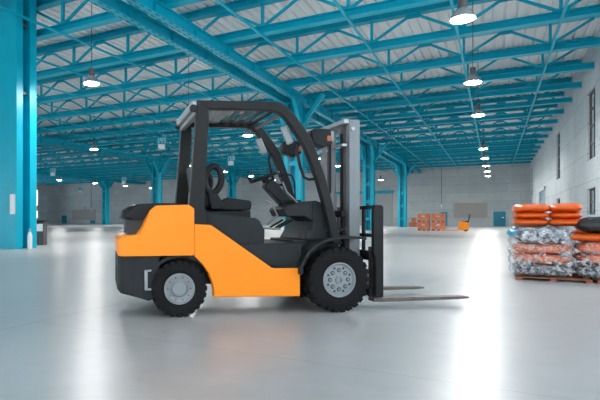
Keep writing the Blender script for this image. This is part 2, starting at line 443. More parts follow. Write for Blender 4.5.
# ------------------------------------------------------------------ columns
def make_column(w=.8, d=.8, top=6.57, head=True, base=True):
    root = empty('steel_column', (0, 0, 0))
    hw = w/2; pw = w*.28
    for sx in (-1, 1):
        p = MB(); x0, x1 = (sx*hw, sx*(hw-pw)); x0, x1 = min(x0, x1), max(x0, x1)
        p.box(x0, x1, -d/2, -d/2+.04, 0, top).box(x0, x1, d/2-.04, d/2, 0, top)
        xm = (x0+x1)/2; p.box(xm-.03, xm+.03, -d/2+.04, d/2-.04, 0, top)
        p.box(x0, x1, -d/2+.04, d/2-.04, 0, .02)
        p.build('column_post', M['steel'], root, smooth=False)
    z = .8
    while z < top-.5:
        MB().box(-(hw-pw)+.002, (hw-pw)-.002, -d/2+.05, -d/2+.07, z, z+.22).build('batten_plate', M['steel'], root, smooth=False); z += 1.35
    MB().box(-(hw-pw)+.002, (hw-pw)-.002, .0, .02, 0, top).build('web_plate', M['steel'], root, smooth=False)
    if base:
        MB().box(-hw-.06, hw+.06, -d/2-.06, -d/2, 0, .03).box(-hw-.06, hw+.06, d/2, d/2+.06, 0, .03).build('base_plate', M['steel'], root, smooth=False)
    if head:
        for sx in (-1, 1):
            MB().bar((sx*hw, 0, 5.5), (sx*(hw+1.05), 0, 6.88), .20, .16).build('knee_brace', M['steel'], root, smooth=False)
            MB().bar((sx*.42, sx*d/2, 5.55), (sx*.42, sx*(d/2+.95), 6.585), .18, .16).build('knee_brace', M['steel'], root, smooth=False)
            MB().bar((-sx*.42, sx*d/2, 5.55), (-sx*.42, sx*(d/2+.95), 6.585), .18, .16).build('knee_brace', M['steel'], root, smooth=False)
        MB().box(-hw-.05, hw+.05, -d/2-.05, d/2+.05, top, top+.02).build('cap_plate', M['steel'], root, smooth=False)
    return root
cl = empty('steel_column', (-12.84, 10.86, 0), 0, 'broad bright cyan column filling the left edge of the photo', 'column')
MB().box(-.36, 0, 0, .24, 0, ZD).box(-1.30, -.36, .05, .24, 0, ZD).build('column_post', M['steel'], cl, smooth=False)
MB().box(-1.30, -.30, .24, .52, 0, ZD).build('web_plate', M['steel'], cl, smooth=False)
MB().box(-1.30, 0, .52, .80, 0, ZD).build('column_post', M['steel'], cl, smooth=False)
MB().box(-.27, -.05, -.03, -.001, 1.09, 1.71).build('notice_plate', M['white'], cl, smooth=False)
for z in (4.9, 7.05, 7.3): MB().box(-.298, -.12, .26, .50, z, z+.10).build('clip', M['ballast'], cl, smooth=False)
cc = make_column()
cols = [(-8.5, 24.0, 'nearest centre cyan column, rising behind the forklift steering wheel'),
        (-8.5, 41.2, 'cyan column seen just right of the forklift mast'),
        (-8.5, 58.0, 'farther narrow cyan column left of the stacked orange crates'),
        (-29.5, 42.4, 'cyan column seen left of the forklift rear cab pillar'),
        (-29.5, 59.5, 'cyan column seen through the cab above the forklift seat'),
        (-50.6, 59.3, 'cyan column before left back wall, beside a small teal door')]
for i, (x, y, lab) in enumerate(cols):
    o = cc if i == 0 else copy_tree(cc)
    o.location = (x, y, 0); tag(o, lab, 'column', 'cyan twin-post columns')

# ------------------------------------------------------------------ pendant lamps
LZ = 5.30
def make_lamp():
    root = empty('pendant_lamp', (0, 0, LZ))
    MB().tube([(0, 0, .50), (0, 0, ZD-LZ)], .012, 6).build('cord', M['cord'], root)
    MB().lathe([(.05,.50),(.085,.48),(.09,.30),(.075,.24),(.05,.24)], n=16).build('ballast', M['ballast'], root)
    MB().lathe([(.075,.26),(.12,.24),(.19,.16),(.245,.05),(.262,0),(.255,0),(.238,.05),(.183,.155),(.115,.23),(.07,.25)], n=32, caps=False).build('glass_reflector', M['glass_bell'], root)
    MB().lathe([(.05,.012),(.235,.010),(.235,.002),(.20,-.018),(.05,-.03)], n=32).build('lamp_face', M['lampface'], root)
    MB().lathe([(.06,.028),(.236,.024),(.242,.016),(.06,.016)], n=32).build('uplight_blocker', M['shutter'], root)  # disc added to stop the face's upward glow lighting the bell
    return root
rowname = ['the row nearest the right wall', 'the second row from the right wall', 'the third row from the right wall', 'unused', 'the leftmost row']
ordn = ['first', 'second', 'third', 'fourth', 'fifth', 'sixth', 'seventh', 'eighth']
lamp = make_lamp(); first = True
for j in range(5):
    nth = 0
    for k in range(9):
        x, y = -.6-10.65*j, 12.5+6.02*k
        lat = x*.866+y*.5; d = -x*.5+y*.866; u = 200+510*lat/d
        if k == 3 or j == 3: continue
        if u < 0: continue
        o = lamp if first else copy_tree(lamp); first = False
        o.location = (x, y, LZ)
        nth += 1
        tag(o, 'round glass pendant lamp in %s, %s from the camera' % (rowname[j], ordn[nth-1]), 'lamp', 'pendant lamps')

# hanging numbered signs with a white box beneath
SEG = {'0':'abcdef','1':'bc','4':'bcfg','5':'acdfg','3':'abcdg'}
def digits(mb, txt, w, h, y):
    n = len(txt); cw = w/n; t = h*.13
    for i, ch in enumerate(txt):
        cx = -w/2+cw*(i+.5); a = cw*.30; b = h/2
        R = {'a':(-a,a,b-t,b),'g':(-a,a,-t/2,t/2),'d':(-a,a,-b,-b+t),'b':(a-t,a,0,b),'c':(a-t,a,-b,0),'f':(-a,-a+t,0,b),'e':(-a,-a+t,-b,0)}
        for sgm in SEG[ch]:
            q = R[sgm]; mb.box(cx+q[0], cx+q[1], y-.004, y, q[2], q[3])
def sign(u, v, Y, txt, lab, s=1.0):
    X, d = plan(u, Y); z = zed(v, d)
    t = empty('hanging_sign', (X, Y, z), math.radians(15), lab, 'sign', 'hanging numbered signs')
    MB().box(-.40*s, .40*s, 0, .05, -.25*s, .25*s).build('sign_panel', M['steel'], t, smooth=False)
    g = MB(); digits(g, txt, .72*s, .36*s, -.001); g.build('sign_number', M['white'], t, smooth=False)
    MB().box(-.24*s, .24*s, -.06, .12, -.60*s, -.252*s).build('light_box', M['white'], t, smooth=False, bevel=.03)
    MB().tube([(0, .025, .25*s), (0, .025, ZD-z)], .012, 6).build('hanger', M['cord'], t)
sign(161.5, 140.5, 29.0, '145', 'blue hanging sign numbered 145 with white box beneath')
sign(230.8, 158.3, 38.0, '150', 'blue hanging sign numbered 150 above a pendant lamp', .95)
sign(52.7, 170, 41.0, '140', 'blue hanging sign just right of broad left column', 1.1)
sign(123.7, 178.7, 50.0, '130', 'blue hanging sign right of column before left back wall', 1.05)
sign(80.2, 189.3, 60.0, '1', 'small blue hanging sign against the left back wall', .8)

# ------------------------------------------------------------------ things near the left column
t = empty('waste_cabinet', (-14.1, 13.0, 0), math.radians(25), 'dark grey waste cabinet with white notice beside the broad left column', 'cabinet')
MB().box(-.16, .16, -.18, .18, .0, .82).build('cabinet_body', M['grey_cabinet'], t, bevel=.01)
MB().box(-.18, .18, -.20, .20, .82, .90).build('cabinet_lid', M['char'], t, bevel=.01)
MB().box(-.14, .14, -.187, -.181, .50, .76).build('notice', M['white'], t, smooth=False)
e = empty('white_bottle', (-12.66, 11.22, 0), 0, 'tall slim white bottle on floor against the left column', 'bottle')
MB().lathe([(.07,0),(.075,.02),(.075,.42),(.05,.5),(.03,.54)], n=20).build('bottle_body', M['white'], e)
MB().lathe([(.03,.54),(.035,.56),(.035,.62),(.02,.64)], n=16).build('bottle_cap', M['shutter'], e)

# hanging cables on the back wall
for (u, v0, v1, lab) in ((441.5, 166, 206, 'dark cable hanging above the right stack of orange crates'), (91.3, 186, 210, 'dark cable hanging on the left back wall above a teal door')):
    X, d = plan(u, 66.0)
    t = empty('hanging_cable', (X, 66.0, zed(v1, d)), 0, lab, 'cable', 'hanging cables')
    MB().tube([(0, 0, .2), (0, 0, ZD-zed(v1, d))], .03, 6).build('cable', M['ballast'], t)
    MB().box(-.07, .07, -.07, .07, -.15, .2).build('pull_handle', M['white'], t, smooth=False)

# ------------------------------------------------------------------ crates in the distance
def make_crate(w, h, dd=.9):
    t = empty('crate', (0, 0, 0))
    MB().box(-w/2+.03, w/2-.03, -dd/2+.03, dd/2-.03, .10, h-.01).build('crate_body', M['crate'], t, smooth=False)
    f = MB()
    for sx in (-1, 1):
        for sy in (-1, 1): f.box(sx*w/2-sx*.07, sx*w/2, sy*dd/2-sy*.07, sy*dd/2, .08, h)
    for zz in (.10, h*.5, h-.07):
        f.box(-w/2, w/2, -dd/2, -dd/2+.03, zz, zz+.06).box(w/2-.03, w/2, -dd/2, dd/2, zz, zz+.06).box(-w/2, -w/2+.03, -dd/2, dd/2, zz, zz+.06)
    f.build('crate_rails', M['crate'], t, smooth=False)
    s = MB()
    for sx in (-.4, 0, .4): s.box(sx*w-.06, sx*w+.06, -dd/2+.01, dd/2-.01, 0, .08)
    s.build('skid', M['crate_dark'], t, smooth=False)
    MB().box(-.11, .11, -dd/2-.004, -dd/2+.03, h*.58, h*.76).build('crate_label', M['board_lt'], t, smooth=False)
    return t
c1 = make_crate(.80, .66); c1.location = (-4.76, 43.1, 0); tag(c1, 'orange crate at the bottom of the left crate stack', 'crate', 'stacked orange crates')
for (x, z, lab, sx) in ((-4.76, .66, 'orange crate on top of the left crate stack', 1), (-3.72, 0, 'orange crate at the bottom of the right crate stack', 1.15), (-3.72, .66, 'orange crate on top of the right crate stack', 1.15)):
    o = copy_tree(c1); o.location = (x, 43.1, z); o.scale = (sx, 1, 1); tag(o, lab, 'crate', 'stacked orange crates')
for (u0, u1, v0, v1, lab) in ((409.2, 413, 222.6, 226.6, 'small carton left on the floor beside far cyan column'), (413.4, 417.4, 222.4, 226.6, 'small carton on floor right beside another carton'), (411.8, 416, 218.8, 222.5, 'small carton on top of two others beside far column')):
    Y = 60.0; xa, da = plan(u0, Y); xb, _ = plan(u1, Y); h = (v1-v0)*da/510
    z0 = 0 if v1 > 225 else .483
    t = empty('carton', ((xa+xb)/2, Y, z0), 0, lab, 'carton', 'small cartons')
    w = xb-xa
    MB().box(-w/2, w/2, -.25, .25, 0, .48).build('carton_box', M['crate'], t, smooth=False, bevel=.01)
    MB().box(-.04, .04, -.253, .253, .40, .482).build('tape', M['crate_dark'], t, smooth=False)
# walk-behind pallet truck
t = empty('pallet_truck', (-1.95, 41.6, 0), math.radians(8), 'small orange walk-behind pallet truck with black tiller near crates', 'pallet truck')
MB().prism([(-.32,.10),(.32,.10),(.32,.62),(.1,.70),(-.32,.72)], -.33, .33).build('truck_body', M['orange'], t, bevel=.03)
MB().box(-.05, .28, -.28, .28, .66, .76).build('battery_cover', M['black'], t, bevel=.02)
MB().tube([(.30,0,.6),(.38,0,1.05),(.40,0,1.2)], .035, 8).build('tiller', M['black'], t)
MB().tube([(.40,-.16,1.2),(.40,.16,1.2)], .03, 8).build('tiller_grip', M['black'], t)
for sy in (-.22, .22): MB().box(-1.45, -.33, sy-.08, sy+.08, .05, .11).build('fork', M['crate'], t, bevel=.01)
for sy in (-.24, .24): MB().lathe([(.10,-.04),(.10,.04)], c=(.15, sy, .10), axis='y', n=16).build('wheel', M['tyre'], t)
# flat pallet by it, and dark bucket by the column
# ------------------------------------------------------------------ bag pallets at right
def make_pallet(x, y, lab):
    t = empty('pallet', (x, y, 0), 0, lab, 'pallet', 'pallets under the wrapped bags')
    w, d = .96, 1.15
    for yy in (-.5, -.25, 0, .25, .5): MB().box(-w/2, w/2, yy*d*.9-.06, yy*d*.9+.06, .037, .05).build('deck_board', M['timber'], t, smooth=False)
    for xx in (-.44, 0, .44):
        MB().box(xx-.035, xx+.035, -d/2, d/2, .022, .036).build('stringer', M['timber'], t, smooth=False)
        for yy in (-.5, 0, .5): MB().box(xx-.04, xx+.04, yy*d*.9-.06, yy*d*.9+.06, 0, .0215).build('foot_block', M['timber'], t, smooth=False)
    return t
make_pallet(.78, 10.02, 'orange-brown pallet under left wrapped stack of bags'); make_pallet(1.80, 10.02, 'orange-brown pallet under right wrapped stack, cut by photo edge')
def bag_mesh(w, d, h, seed, amp=.03):
    bm = bmesh.new(); bmesh.ops.create_icosphere(bm, subdivisions=5, radius=1)
    off = Vector((seed*7.3, seed*3.1, seed))
    for v in bm.verts:
        p = v.co.copy()
        e = .42
        def se(c, e): return math.copysign(abs(c)**e, c)
        th = math.hypot(p.x, p.y); 
        k = 1
        if th > 1e-6:
            cx, cy = p.x/th, p.y/th
            r = 1/max(abs(cx)**4.5+abs(cy)**4.5, 1e-9)**(1/4.5)
            q = th**.55
            x, y = cx*r*q, cy*r*q
        else: x = y = 0
        z = se(p.z, .8)*(1-.18*(th**6))
        co_ = Vector((x*w/2, y*d/2, z*h/2))
        nn = noise.fractal((co_*3.2+off), 1.0, 2.0, 4)
        nn2 = noise.noise(co_*14+off)
        co_ += Vector((p.x, p.y, p.z))*(nn*amp+nn2*amp*.35)
        v.co = co_
    me = bpy.data.meshes.new('bag'); bm.to_mesh(me); bm.free()
    for f in me.polygons: f.use_smooth = True
    return me
bags = {}
def bag(key, m, x0, x1, y0, y1, z0, z1, lab, group, seed, wrapped=False):
    me = bag_mesh(x1-x0+.03, y1-y0+.03, z1-z0-.004, seed, .019)
    me.materials.append(M[m])
    o = bpy.data.objects.new('filled_bag', me); C.objects.link(o)
    o.location = ((x0+x1)/2, (y0+y1)/2, (z0+z1)/2)
    tag(o, lab, 'bag', group)
g1, g2 = 'bags in the left wrapped stack', 'bags in the right wrapped stack'
g3 = 'loose orange bags on top'
yF = 9.50
low = [(.055,.25,'bag_g','grey'),(.25,.41,'bag_p','pale orange'),(.41,.57,'bag_p','orange'),(.57,.83,'bag_s','silver')]
nm = ['bottom layer', 'second layer', 'third layer', 'top layer']
for i, (z0, z1, m, cn) in enumerate(low):
    bag('l', m, .28, 1.01, yF, yF+.55, z0, z1, '%s filled bag under film, front of left stack, %s' % (cn, nm[i]), g1, i+1)
    bag('l', m, .28, 1.01, yF+.58, yF+1.1, z0, z1, '%s filled bag under film, rear of left stack, %s' % (cn, nm[i]), g1, i+11)
low2 = [(.055,.26,'bag_g','grey'),(.27,.43,'bag_p','orange'),(.43,.60,'bag_p','pale orange')]
for i, (z0, z1, m, cn) in enumerate(low2):
    bag('r', m, 1.12, 2.12, yF, yF+.55, z0, z1, '%s filled bag under film, front of right stack, %s' % (cn, nm[i]), g2, i+21)
    bag('r', m, 1.12, 2.12, yF+.58, yF+1.1, z0, z1, '%s filled bag under film, rear of right stack, %s' % (cn, nm[i]), g2, i+31)
bag('r', 'bag_o', .98, 1.95, yF+.03, yF+.60, .615, .74, 'flat bright orange bag lying just beneath the black bag', g2, 41)
bag('r', 'bag_b', 1.10, 2.0, yF+.05, yF+.62, .745, .985, 'plump black filled bag on top of the right stack', g2, 42)
bag('r', 'bag_o', 1.07, 2.1, yF+.66, yF+1.1, .615, .80, 'orange bag behind black bag on right stack', g2, 43)
for j, (x0, x1, sd) in enumerate(((.27, .75, 'left'), (.76, 1.17, 'right'))):
    for i, (z0, z1) in enumerate(((.835,.965),(.955,1.065),(1.06,1.20))):
        bag('t', 'bag_o', x0, x1, yF+.18, yF+.95, z0, z1, 'bright orange loose bag in upper %s pile, %s' % (sd, ['lowest', 'middle', 'topmost'][i]), g3, 50+j*5+i)
bag('c', 'bag_c', .19, .44, yF+.05, yF+.42, .67, .79, 'small cyan bag poking from left corner of wrapped stack', g1, 61)
# stretch wrap shells
def wrap_shell(name, x0, x1, y0, y1, z0, z1, lab, seed):
    bm = bmesh.new(); bmesh.ops.create_cube(bm, size=2)
    bmesh.ops.subdivide_edges(bm, edges=bm.edges, cuts=40, use_grid_fill=True)
    off = Vector((seed, seed*2, 0))
    for v in bm.verts:
        p = v.co
        r = (abs(p.x)**8+abs(p.y)**8+abs(p.z)**8)**(1/8)
        q = p/r
        co_ = Vector((q.x*(x1-x0)/2, q.y*(y1-y0)/2, q.z*(z1-z0)/2))
        s = noise.fractal(co_*6+off, 1, 2, 4)*.030 + noise.noise(co_*22+off)*.010
        s -= .018*math.cos(2*PI*(co_.z+(z1-z0)/2)/.155)*(1 if abs(q.z) < .9 else 0)*-1*-1
        v.co = co_ + q.normalized()*s
    me = bpy.data.meshes.new(name); bm.to_mesh(me); bm.free(); me.materials.append(M['wrap'])
    for f in me.polygons: f.use_smooth = True
    o = bpy.data.objects.new(name, me); C.objects.link(o)
    o.location = ((x0+x1)/2, (y0+y1)/2, (z0+z1)/2)
    tag(o, lab, 'plastic wrap', 'stretch wrap around the bag stacks')
wrap_shell('plastic_wrap', .22, 1.05, yF-.05, yF+1.14, .052, .83, 'crinkled clear plastic wrap around the left bag stack', 3)
wrap_shell('plastic_wrap', 1.10, 2.16, yF-.05, yF+1.14, .052, .62, 'crinkled clear plastic wrap around the lower right bag stack', 9)

# ------------------------------------------------------------------ the forklift
FL = empty('forklift', (-3.0, 4.608, 0), math.radians(41), 'orange and charcoal forklift truck standing on the polished floor', 'forklift')
# counterweight
def rounded_body(prof, y, name, m, bev, xr=None):
    """prism over +-y whose rear corners are rounded in plan"""
    b = MB().prism(prof, -y, y); o = b.build(name, m, FL)
    return o
def slice_body(prof, y, name, m, xr, rr, bev=.02, seg=3, nsl=9):
    """cross-sections along y; the rear end pulls in towards the sides like a rounded corner"""
    bm = bmesh.new(); ys = []
    for i in range(nsl):
        a = PI/2*i/(nsl-1); ys.append((-y+rr*(1-math.sin(a)), rr*(1-math.cos(a))))
    ys = ys[::-1]                                   # from the side face inwards
    ys = [(-y+rr*(1-math.cos(PI/2*i/(nsl-1))), rr*(1-math.sin(PI/2*i/(nsl-1)))) for i in range(nsl)]
    full = ys + [(-a, b) for a, b in ys[::-1]]
    rings = []
    for yy, pull in full:
        ring = []
        for (x, z) in prof:
            k = max(0, min(1, (xr+.30-x)/.30)) if x < xr+.30 else 0
            ring.append(bm.verts.new((x+pull*k, yy, z)))
        rings.append(ring)
    n = len(prof)
    for A, B in zip(rings, rings[1:]):
        for i in range(n): bm.faces.new([A[i], B[i], B[(i+1)%n], A[(i+1)%n]])
    bm.faces.new(rings[0]); bm.faces.new(rings[-1][::-1])
    bmesh.ops.remove_doubles(bm, verts=bm.verts, dist=1e-5)
    bmesh.ops.recalc_face_normals(bm, faces=bm.faces)
    mb = MB(); mb.bm.free(); mb.bm = bm
    return mb.build(name, m, FL, bevel=bev, seg=seg)
slice_body([(-.595,.605),(-.60,.77),(-.555,.80),(-.42,.81),(-.375,.87),(-.335,.955),(-.29,1.045),(-.235,1.09),(.085,1.10),(.135,1.06),(.137,.605)],
           .55, 'counterweight', M['orange'], -.60, .10, bev=.018)
slice_body([(-.60,.60),(-.60,.27),(-.57,.235),(-.31,.165),(-.20,.20),(-.20,.60)], .50, 'lower_counterweight', M['char'], -.60, .12, bev=.02)
for (z0, z1) in ((.47,.53),(.33,.42)):
    MB().box(-.59, -.565, -.44, -.30, z0, z1).build('tie_slot', M['hole'], FL, bevel=.004)
MB().box(-.608, -.59, -.08, .08, .33, .47).build('tow_bracket', M['black'], FL, bevel=.005)
MB().box(-.20, 1.20, -.36, .36, .30, .62).build('chassis', M['char'], FL, smooth=False)
slice_body([(-.565,.975),(-.55,1.04),(-.50,1.085),(-.43,1.108),(-.25,1.118),(.02,1.118),(.02,1.0),(-.33,.985),(-.40,.96),(-.52,.955)], .42, 'rear_hood', M['black'], -.57, .12, bev=.015)
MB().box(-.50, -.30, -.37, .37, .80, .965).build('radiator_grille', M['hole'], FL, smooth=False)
gr = MB()
for i in range(6): gr.box(-.51, -.50, -.36, .36, .815+.024*i, .825+.024*i)
gr.build('grille_bars', M['black'], FL, smooth=False)
# wheel arches (rear) and grey bracket
ar = []
for i in range(13):
    a = math.radians(20+150*i/12); ar.append((.005+.345*math.cos(a), .285+.33*math.sin(a)))
def arch_strip(pts, th, y0, y1, name, m, bev=.004):
    outer = [(x, z) for x, z in pts]; inner = []
    for i, (x, z) in enumerate(pts):
        a = pts[max(i-1,0)]; b = pts[min(i+1,len(pts)-1)]
        dx, dz = b[0]-a[0], b[1]-a[1]; L = math.hypot(dx, dz); inner.append((x+dz/L*th*-1, z+dx/L*th))
    mb = MB()
    for i in range(len(pts)-1):
        q = [outer[i], outer[i+1], inner[i+1], inner[i]]
        mb.prism(q, y0, y1)
    bmesh.ops.remove_doubles(mb.bm, verts=mb.bm.verts, dist=1e-5)
    return mb.build(name, m, FL)
for s in (-1, 1):
    arch_strip(ar, .03, min(s*.52, s*.30), max(s*.52, s*.30), 'rear_wheel_arch', M['char'])
    MB().box(-.345,-.315, s*.512-.012, s*.512+.012, .27,.47).box(-.345,-.28, s*.512-.012, s*.512+.012, .27,.29).box(-.345,-.28, s*.512-.012, s*.512+.012, .45,.47).build('side_bracket', M['mast_lt'], FL, bevel=.004)
# side panels
sp = [(.139,.912),(.305,.902),(.935,.465),(1.232,.463),(1.232,.172),(.335,.19),(.335,.26),(.318,.34),(.28,.43),(.225,.51),(.139,.597)]
for s in (-1, 1):
    MB().prism(sp, min(s*.55, s*.44), max(s*.55, s*.44)).build('side_panel', M['orange'], FL, bevel=.012, seg=3)
# dark engine cover, floor and dash cowl
MB().prism([(.14,.88),(.14,1.085),(.20,1.083),(.285,1.032),(.79,.968),(.83,.945),(.884,.845),(.875,.60),(.5,.60)], -.47, .47).build('engine_cover', M['char'], FL, bevel=.015)
MB().prism([(.14,.86),(.14,1.03),(.30,.90),(.62,.70),(.62,.58),(.45,.58)], -.50, -.475).prism([(.14,.86),(.14,1.03),(.30,.90),(.62,.70),(.62,.58),(.45,.58)], .475, .50).build('cover_trim', M['black'], FL)
MB().prism([(.60,.708),(1.27,.712),(1.27,.44),(.60,.44)], -.50, .50).build('cab_floor', M['char'], FL, bevel=.012)
MB().box(.95, 1.235, -.545, -.42, .464, .49).box(.95, 1.235, .42, .545, .464, .49).build('step_tread', M['black'], FL, bevel=.005)
MB().prism([(1.10,1.06),(1.13,1.09),(1.22,1.115),(1.43,1.15),(1.43,.93),(1.34,.985),(1.14,.985)], -.42, .06).prism([(1.43,1.15),(1.46,1.155),(1.53,1.13),(1.60,.74),(1.36,.74),(1.42,.84),(1.43,.92)], -.42, .42).build('dash_cowl', M['char'], FL, bevel=.012)
MB().box(1.22, 1.75, -.36, .36, .25, .74).build('front_axle_housing', M['char'], FL, bevel=.01)
MB().box(1.24, 1.42, -.12, .12, 1.135, 1.17).build('instrument_panel', M['black'], FL, bevel=.01)
for (y, x) in ((-.10, 1.12), (.06, 1.14), (.22, 1.13)):
    p = MB().bar((x+.2, y, .95), (x+.04, y, .86), .02, .02).build('pedal', M['black'], FL)
    MB().box(x-.05, x+.05, y-.05, y+.05, .84, .86).build('pedal_pad', M['mast_lt'], p, bevel=.004)
MB().tube([(1.0,-.2,.90),(1.12,-.18,1.0),(1.05,-.2,1.12),(.98,-.2,1.16)], .012, 8).build('parking_lever', M['slat'], FL)
# steering
MB().bar((1.33, 0, 1.09), (1.055, 0, 1.37), .13, .15, up=(0,1,0)).build('steering_column', M['char'], FL, bevel=.02)
swc = Vector((1.03, 0, 1.425)); ax = Vector((-.36, 0, .93)).normalized(); e1 = Vector((0,1,0)); e2 = ax.cross(e1)
sw = MB().tube([swc + (e1*math.cos(a)+e2*math.sin(a))*.165 for a in [2*PI*k/36 for k in range(36)]], .015, 8, closed=True)
for a in (math.radians(90), math.radians(210), math.radians(330)): sw.tube([swc-ax*.02, swc + (e1*math.cos(a)+e2*math.sin(a))*.16], .012, 6)
sw.tube([swc-ax*.06, swc+ax*.01], .04, 14)
swo = sw.build('steering_wheel', M['black'], FL)
MB().tube([swc-e2*.165*-1+ax*.0, swc+e2*.165+ax*.06], [.012,.026], 10).build('steering_knob', M['black'], swo)
MB().tube([(1.17,-.08,1.43),(1.25,-.12,1.455),(1.30,-.15,1.43),(1.325,-.16,1.36),(1.33,-.16,1.12)], .010, 8).build('hydraulic_lever', M['black'], FL)
MB().tube([(1.17,-.20,1.36),(1.22,-.20,1.25),(1.35,-.2,1.13)], .010, 8).build('hydraulic_lever', M['slat'], FL)
# seat
seat = MB().box(.33, .80, -.25, .25, .975, 1.045).build('seat_base', M['black'], FL, bevel=.01)
MB().prism([(.40,1.05),(.42,1.10),(.47,1.15),(.54,1.185),(.60,1.18),(.80,1.155),(.815,1.12),(.80,1.05)], -.25, .25).build('seat_cushion', M['black'], seat, bevel=.025, seg=3)
MB().prism([(.24,1.06),(.18,1.52),(.23,1.56),(.30,1.53),(.36,1.2),(.40,1.08)], -.24, .24).build('seat_backrest', M['black'], seat, bevel=.03, seg=3)
for s in (-1, 1):
    pts = []
    for k in range(28):
        a = 2*PI*k/28; ex, ez = .088*math.cos(a), .138*math.sin(a); t_ = math.radians(-8)
        pts.append((.385+ex*math.cos(t_)-ez*math.sin(t_)-.0, s*.27, 1.37+ex*math.sin(t_)+ez*math.cos(t_)))
    MB().tube(pts, .036, 12, closed=True).build('seat_wing', M['black'], seat)
    MB().prism([(.33,1.25),(.43,1.22),(.50,1.09),(.46,1.06),(.36,1.06)], s*.29-.02, s*.29+.02).build('seat_hinge', M['black'], seat, bevel=.01)
# overhead guard
out = [(.168,2.128),(.82,2.145),(.97,2.148),(1.035,2.138),(1.10,2.105),(1.19,2.02),(1.30,1.88),(1.374,1.77),(1.45,1.58),(1.523,1.375),(1.585,1.16),(1.640,.949),(1.70,.70)]
inn = [(1.60,.70),(1.545,.949),(1.495,1.14),(1.435,1.34),(1.365,1.53),(1.29,1.70),(1.22,1.80),(1.15,1.905),(1.08,1.985),(1.02,2.035),(.95,2.052),(.82,2.052),(.285,2.042)]
for s in (-1, 1):
    y0, y1 = min(s*.53, s*.44), max(s*.53, s*.44)
    f = MB()
    full = out + inn
    # front pillar and roof rail as quads between matching outlines
    oi = inn[::-1]
    for i in range(len(out)-1):
        q = [out[i], out[i+1], oi[i+1], oi[i]]
        f.prism(q, y0, y1)
    bmesh.ops.remove_doubles(f.bm, verts=f.bm.verts, dist=1e-5)
    # drop the inner walls between neighbouring pieces
    bad = [fc for fc in f.bm.faces if len(fc.verts) == 4 and all(len(e.link_faces) > 2 for e in fc.edges if abs((e.verts[0].co-e.verts[1].co).y) < 1e-4)]
    bmesh.ops.delete(f.bm, geom=bad, context='FACES_ONLY')
    f.build('guard_side_frame', M['frame'], FL, bevel=.012, seg=3)
    MB().prism([(.168,2.127),(.285,2.127),(.288,1.92),(.262,1.45),(.243,1.1),(.285,.905),(.13,.905),(.092,1.098),(.165,2.02)], y0+.004, y1-.004).build('guard_rear_pillar', M['frame'], FL, bevel=.01)
rb = MB().box(.115, .17, -.52, .52, 2.045, 2.125).build('guard_rear_beam', M['mast_lt'], FL, bevel=.015)
MB().box(.15, .21, -.47, .47, 1.99, 2.043).build('guard_rear_lower_beam', M['slat'], FL, bevel=.01)
for s in (-1, 1):
    MB().lathe([(.035,-.02),(.04,0),(.035,.02)], c=(.135, s*.505, 2.05), axis='y', n=16).build('rear_beam_bracket', M['char'], rb)
for i, x in enumerate((.30,.42,.54,.66,.78,.90,1.01)):
    wd = .105 if i < 3 else .06
    MB().box(x-wd/2, x+wd/2, -.44, .44, 2.085, 2.105).build('guard_slat', M['slat'] if i < 3 else M['frame'], FL, bevel=.005)
MB().box(1.055, 1.095, -.45, .45, 2.03, 2.06).build('guard_front_beam', M['slat'], FL, bevel=.008)
MB().box(.21, .26, -.44, .44, 2.06, 2.11).build('guard_slat', M['slat'], FL, bevel=.005)
# lamps, mirrors and grab handles on the front pillars
for s in (-1, 1):
    h = MB().prism([(1.40,1.75),(1.38,1.87),(1.42,1.90),(1.60,1.90),(1.62,1.75),(1.52,1.70)], s*.42-.06, s*.42+.06).build('headlamp', M['black'], FL, bevel=.012)
    MB().box(1.605, 1.635, s*.42-.05, s*.42+.05, 1.77, 1.88).build('headlamp_lens', M['mirror'], h, bevel=.005)
    MB().box(1.555, 1.605, s*.42-.065, s*.42+.065, 1.77, 1.83).build('turn_signal', M['amber'], h, bevel=.008)
    T = Matrix.Translation((1.14, s*.44, 1.80)) @ Matrix.Rotation(math.radians(22), 4, 'Y').inverted()
    m_ = MB().box(-.04, .04, -.02, .02, -.10, .10, Matrix.Translation((1.135, s*.43, 1.83)) @ Matrix.Rotation(math.radians(-24), 4, 'Y')).build('side_mirror', M['mirror'], FL, bevel=.018, seg=3)
    MB().tube([(1.30,s*.46,1.76),(1.24,s*.455,1.72),(1.235,s*.455,1.65),(1.27,s*.455,1.50),(1.31,s*.455,1.395),(1.36,s*.46,1.37),(1.42,s*.465,1.375)], .016, 10).build('grab_handle', M['black'], FL)
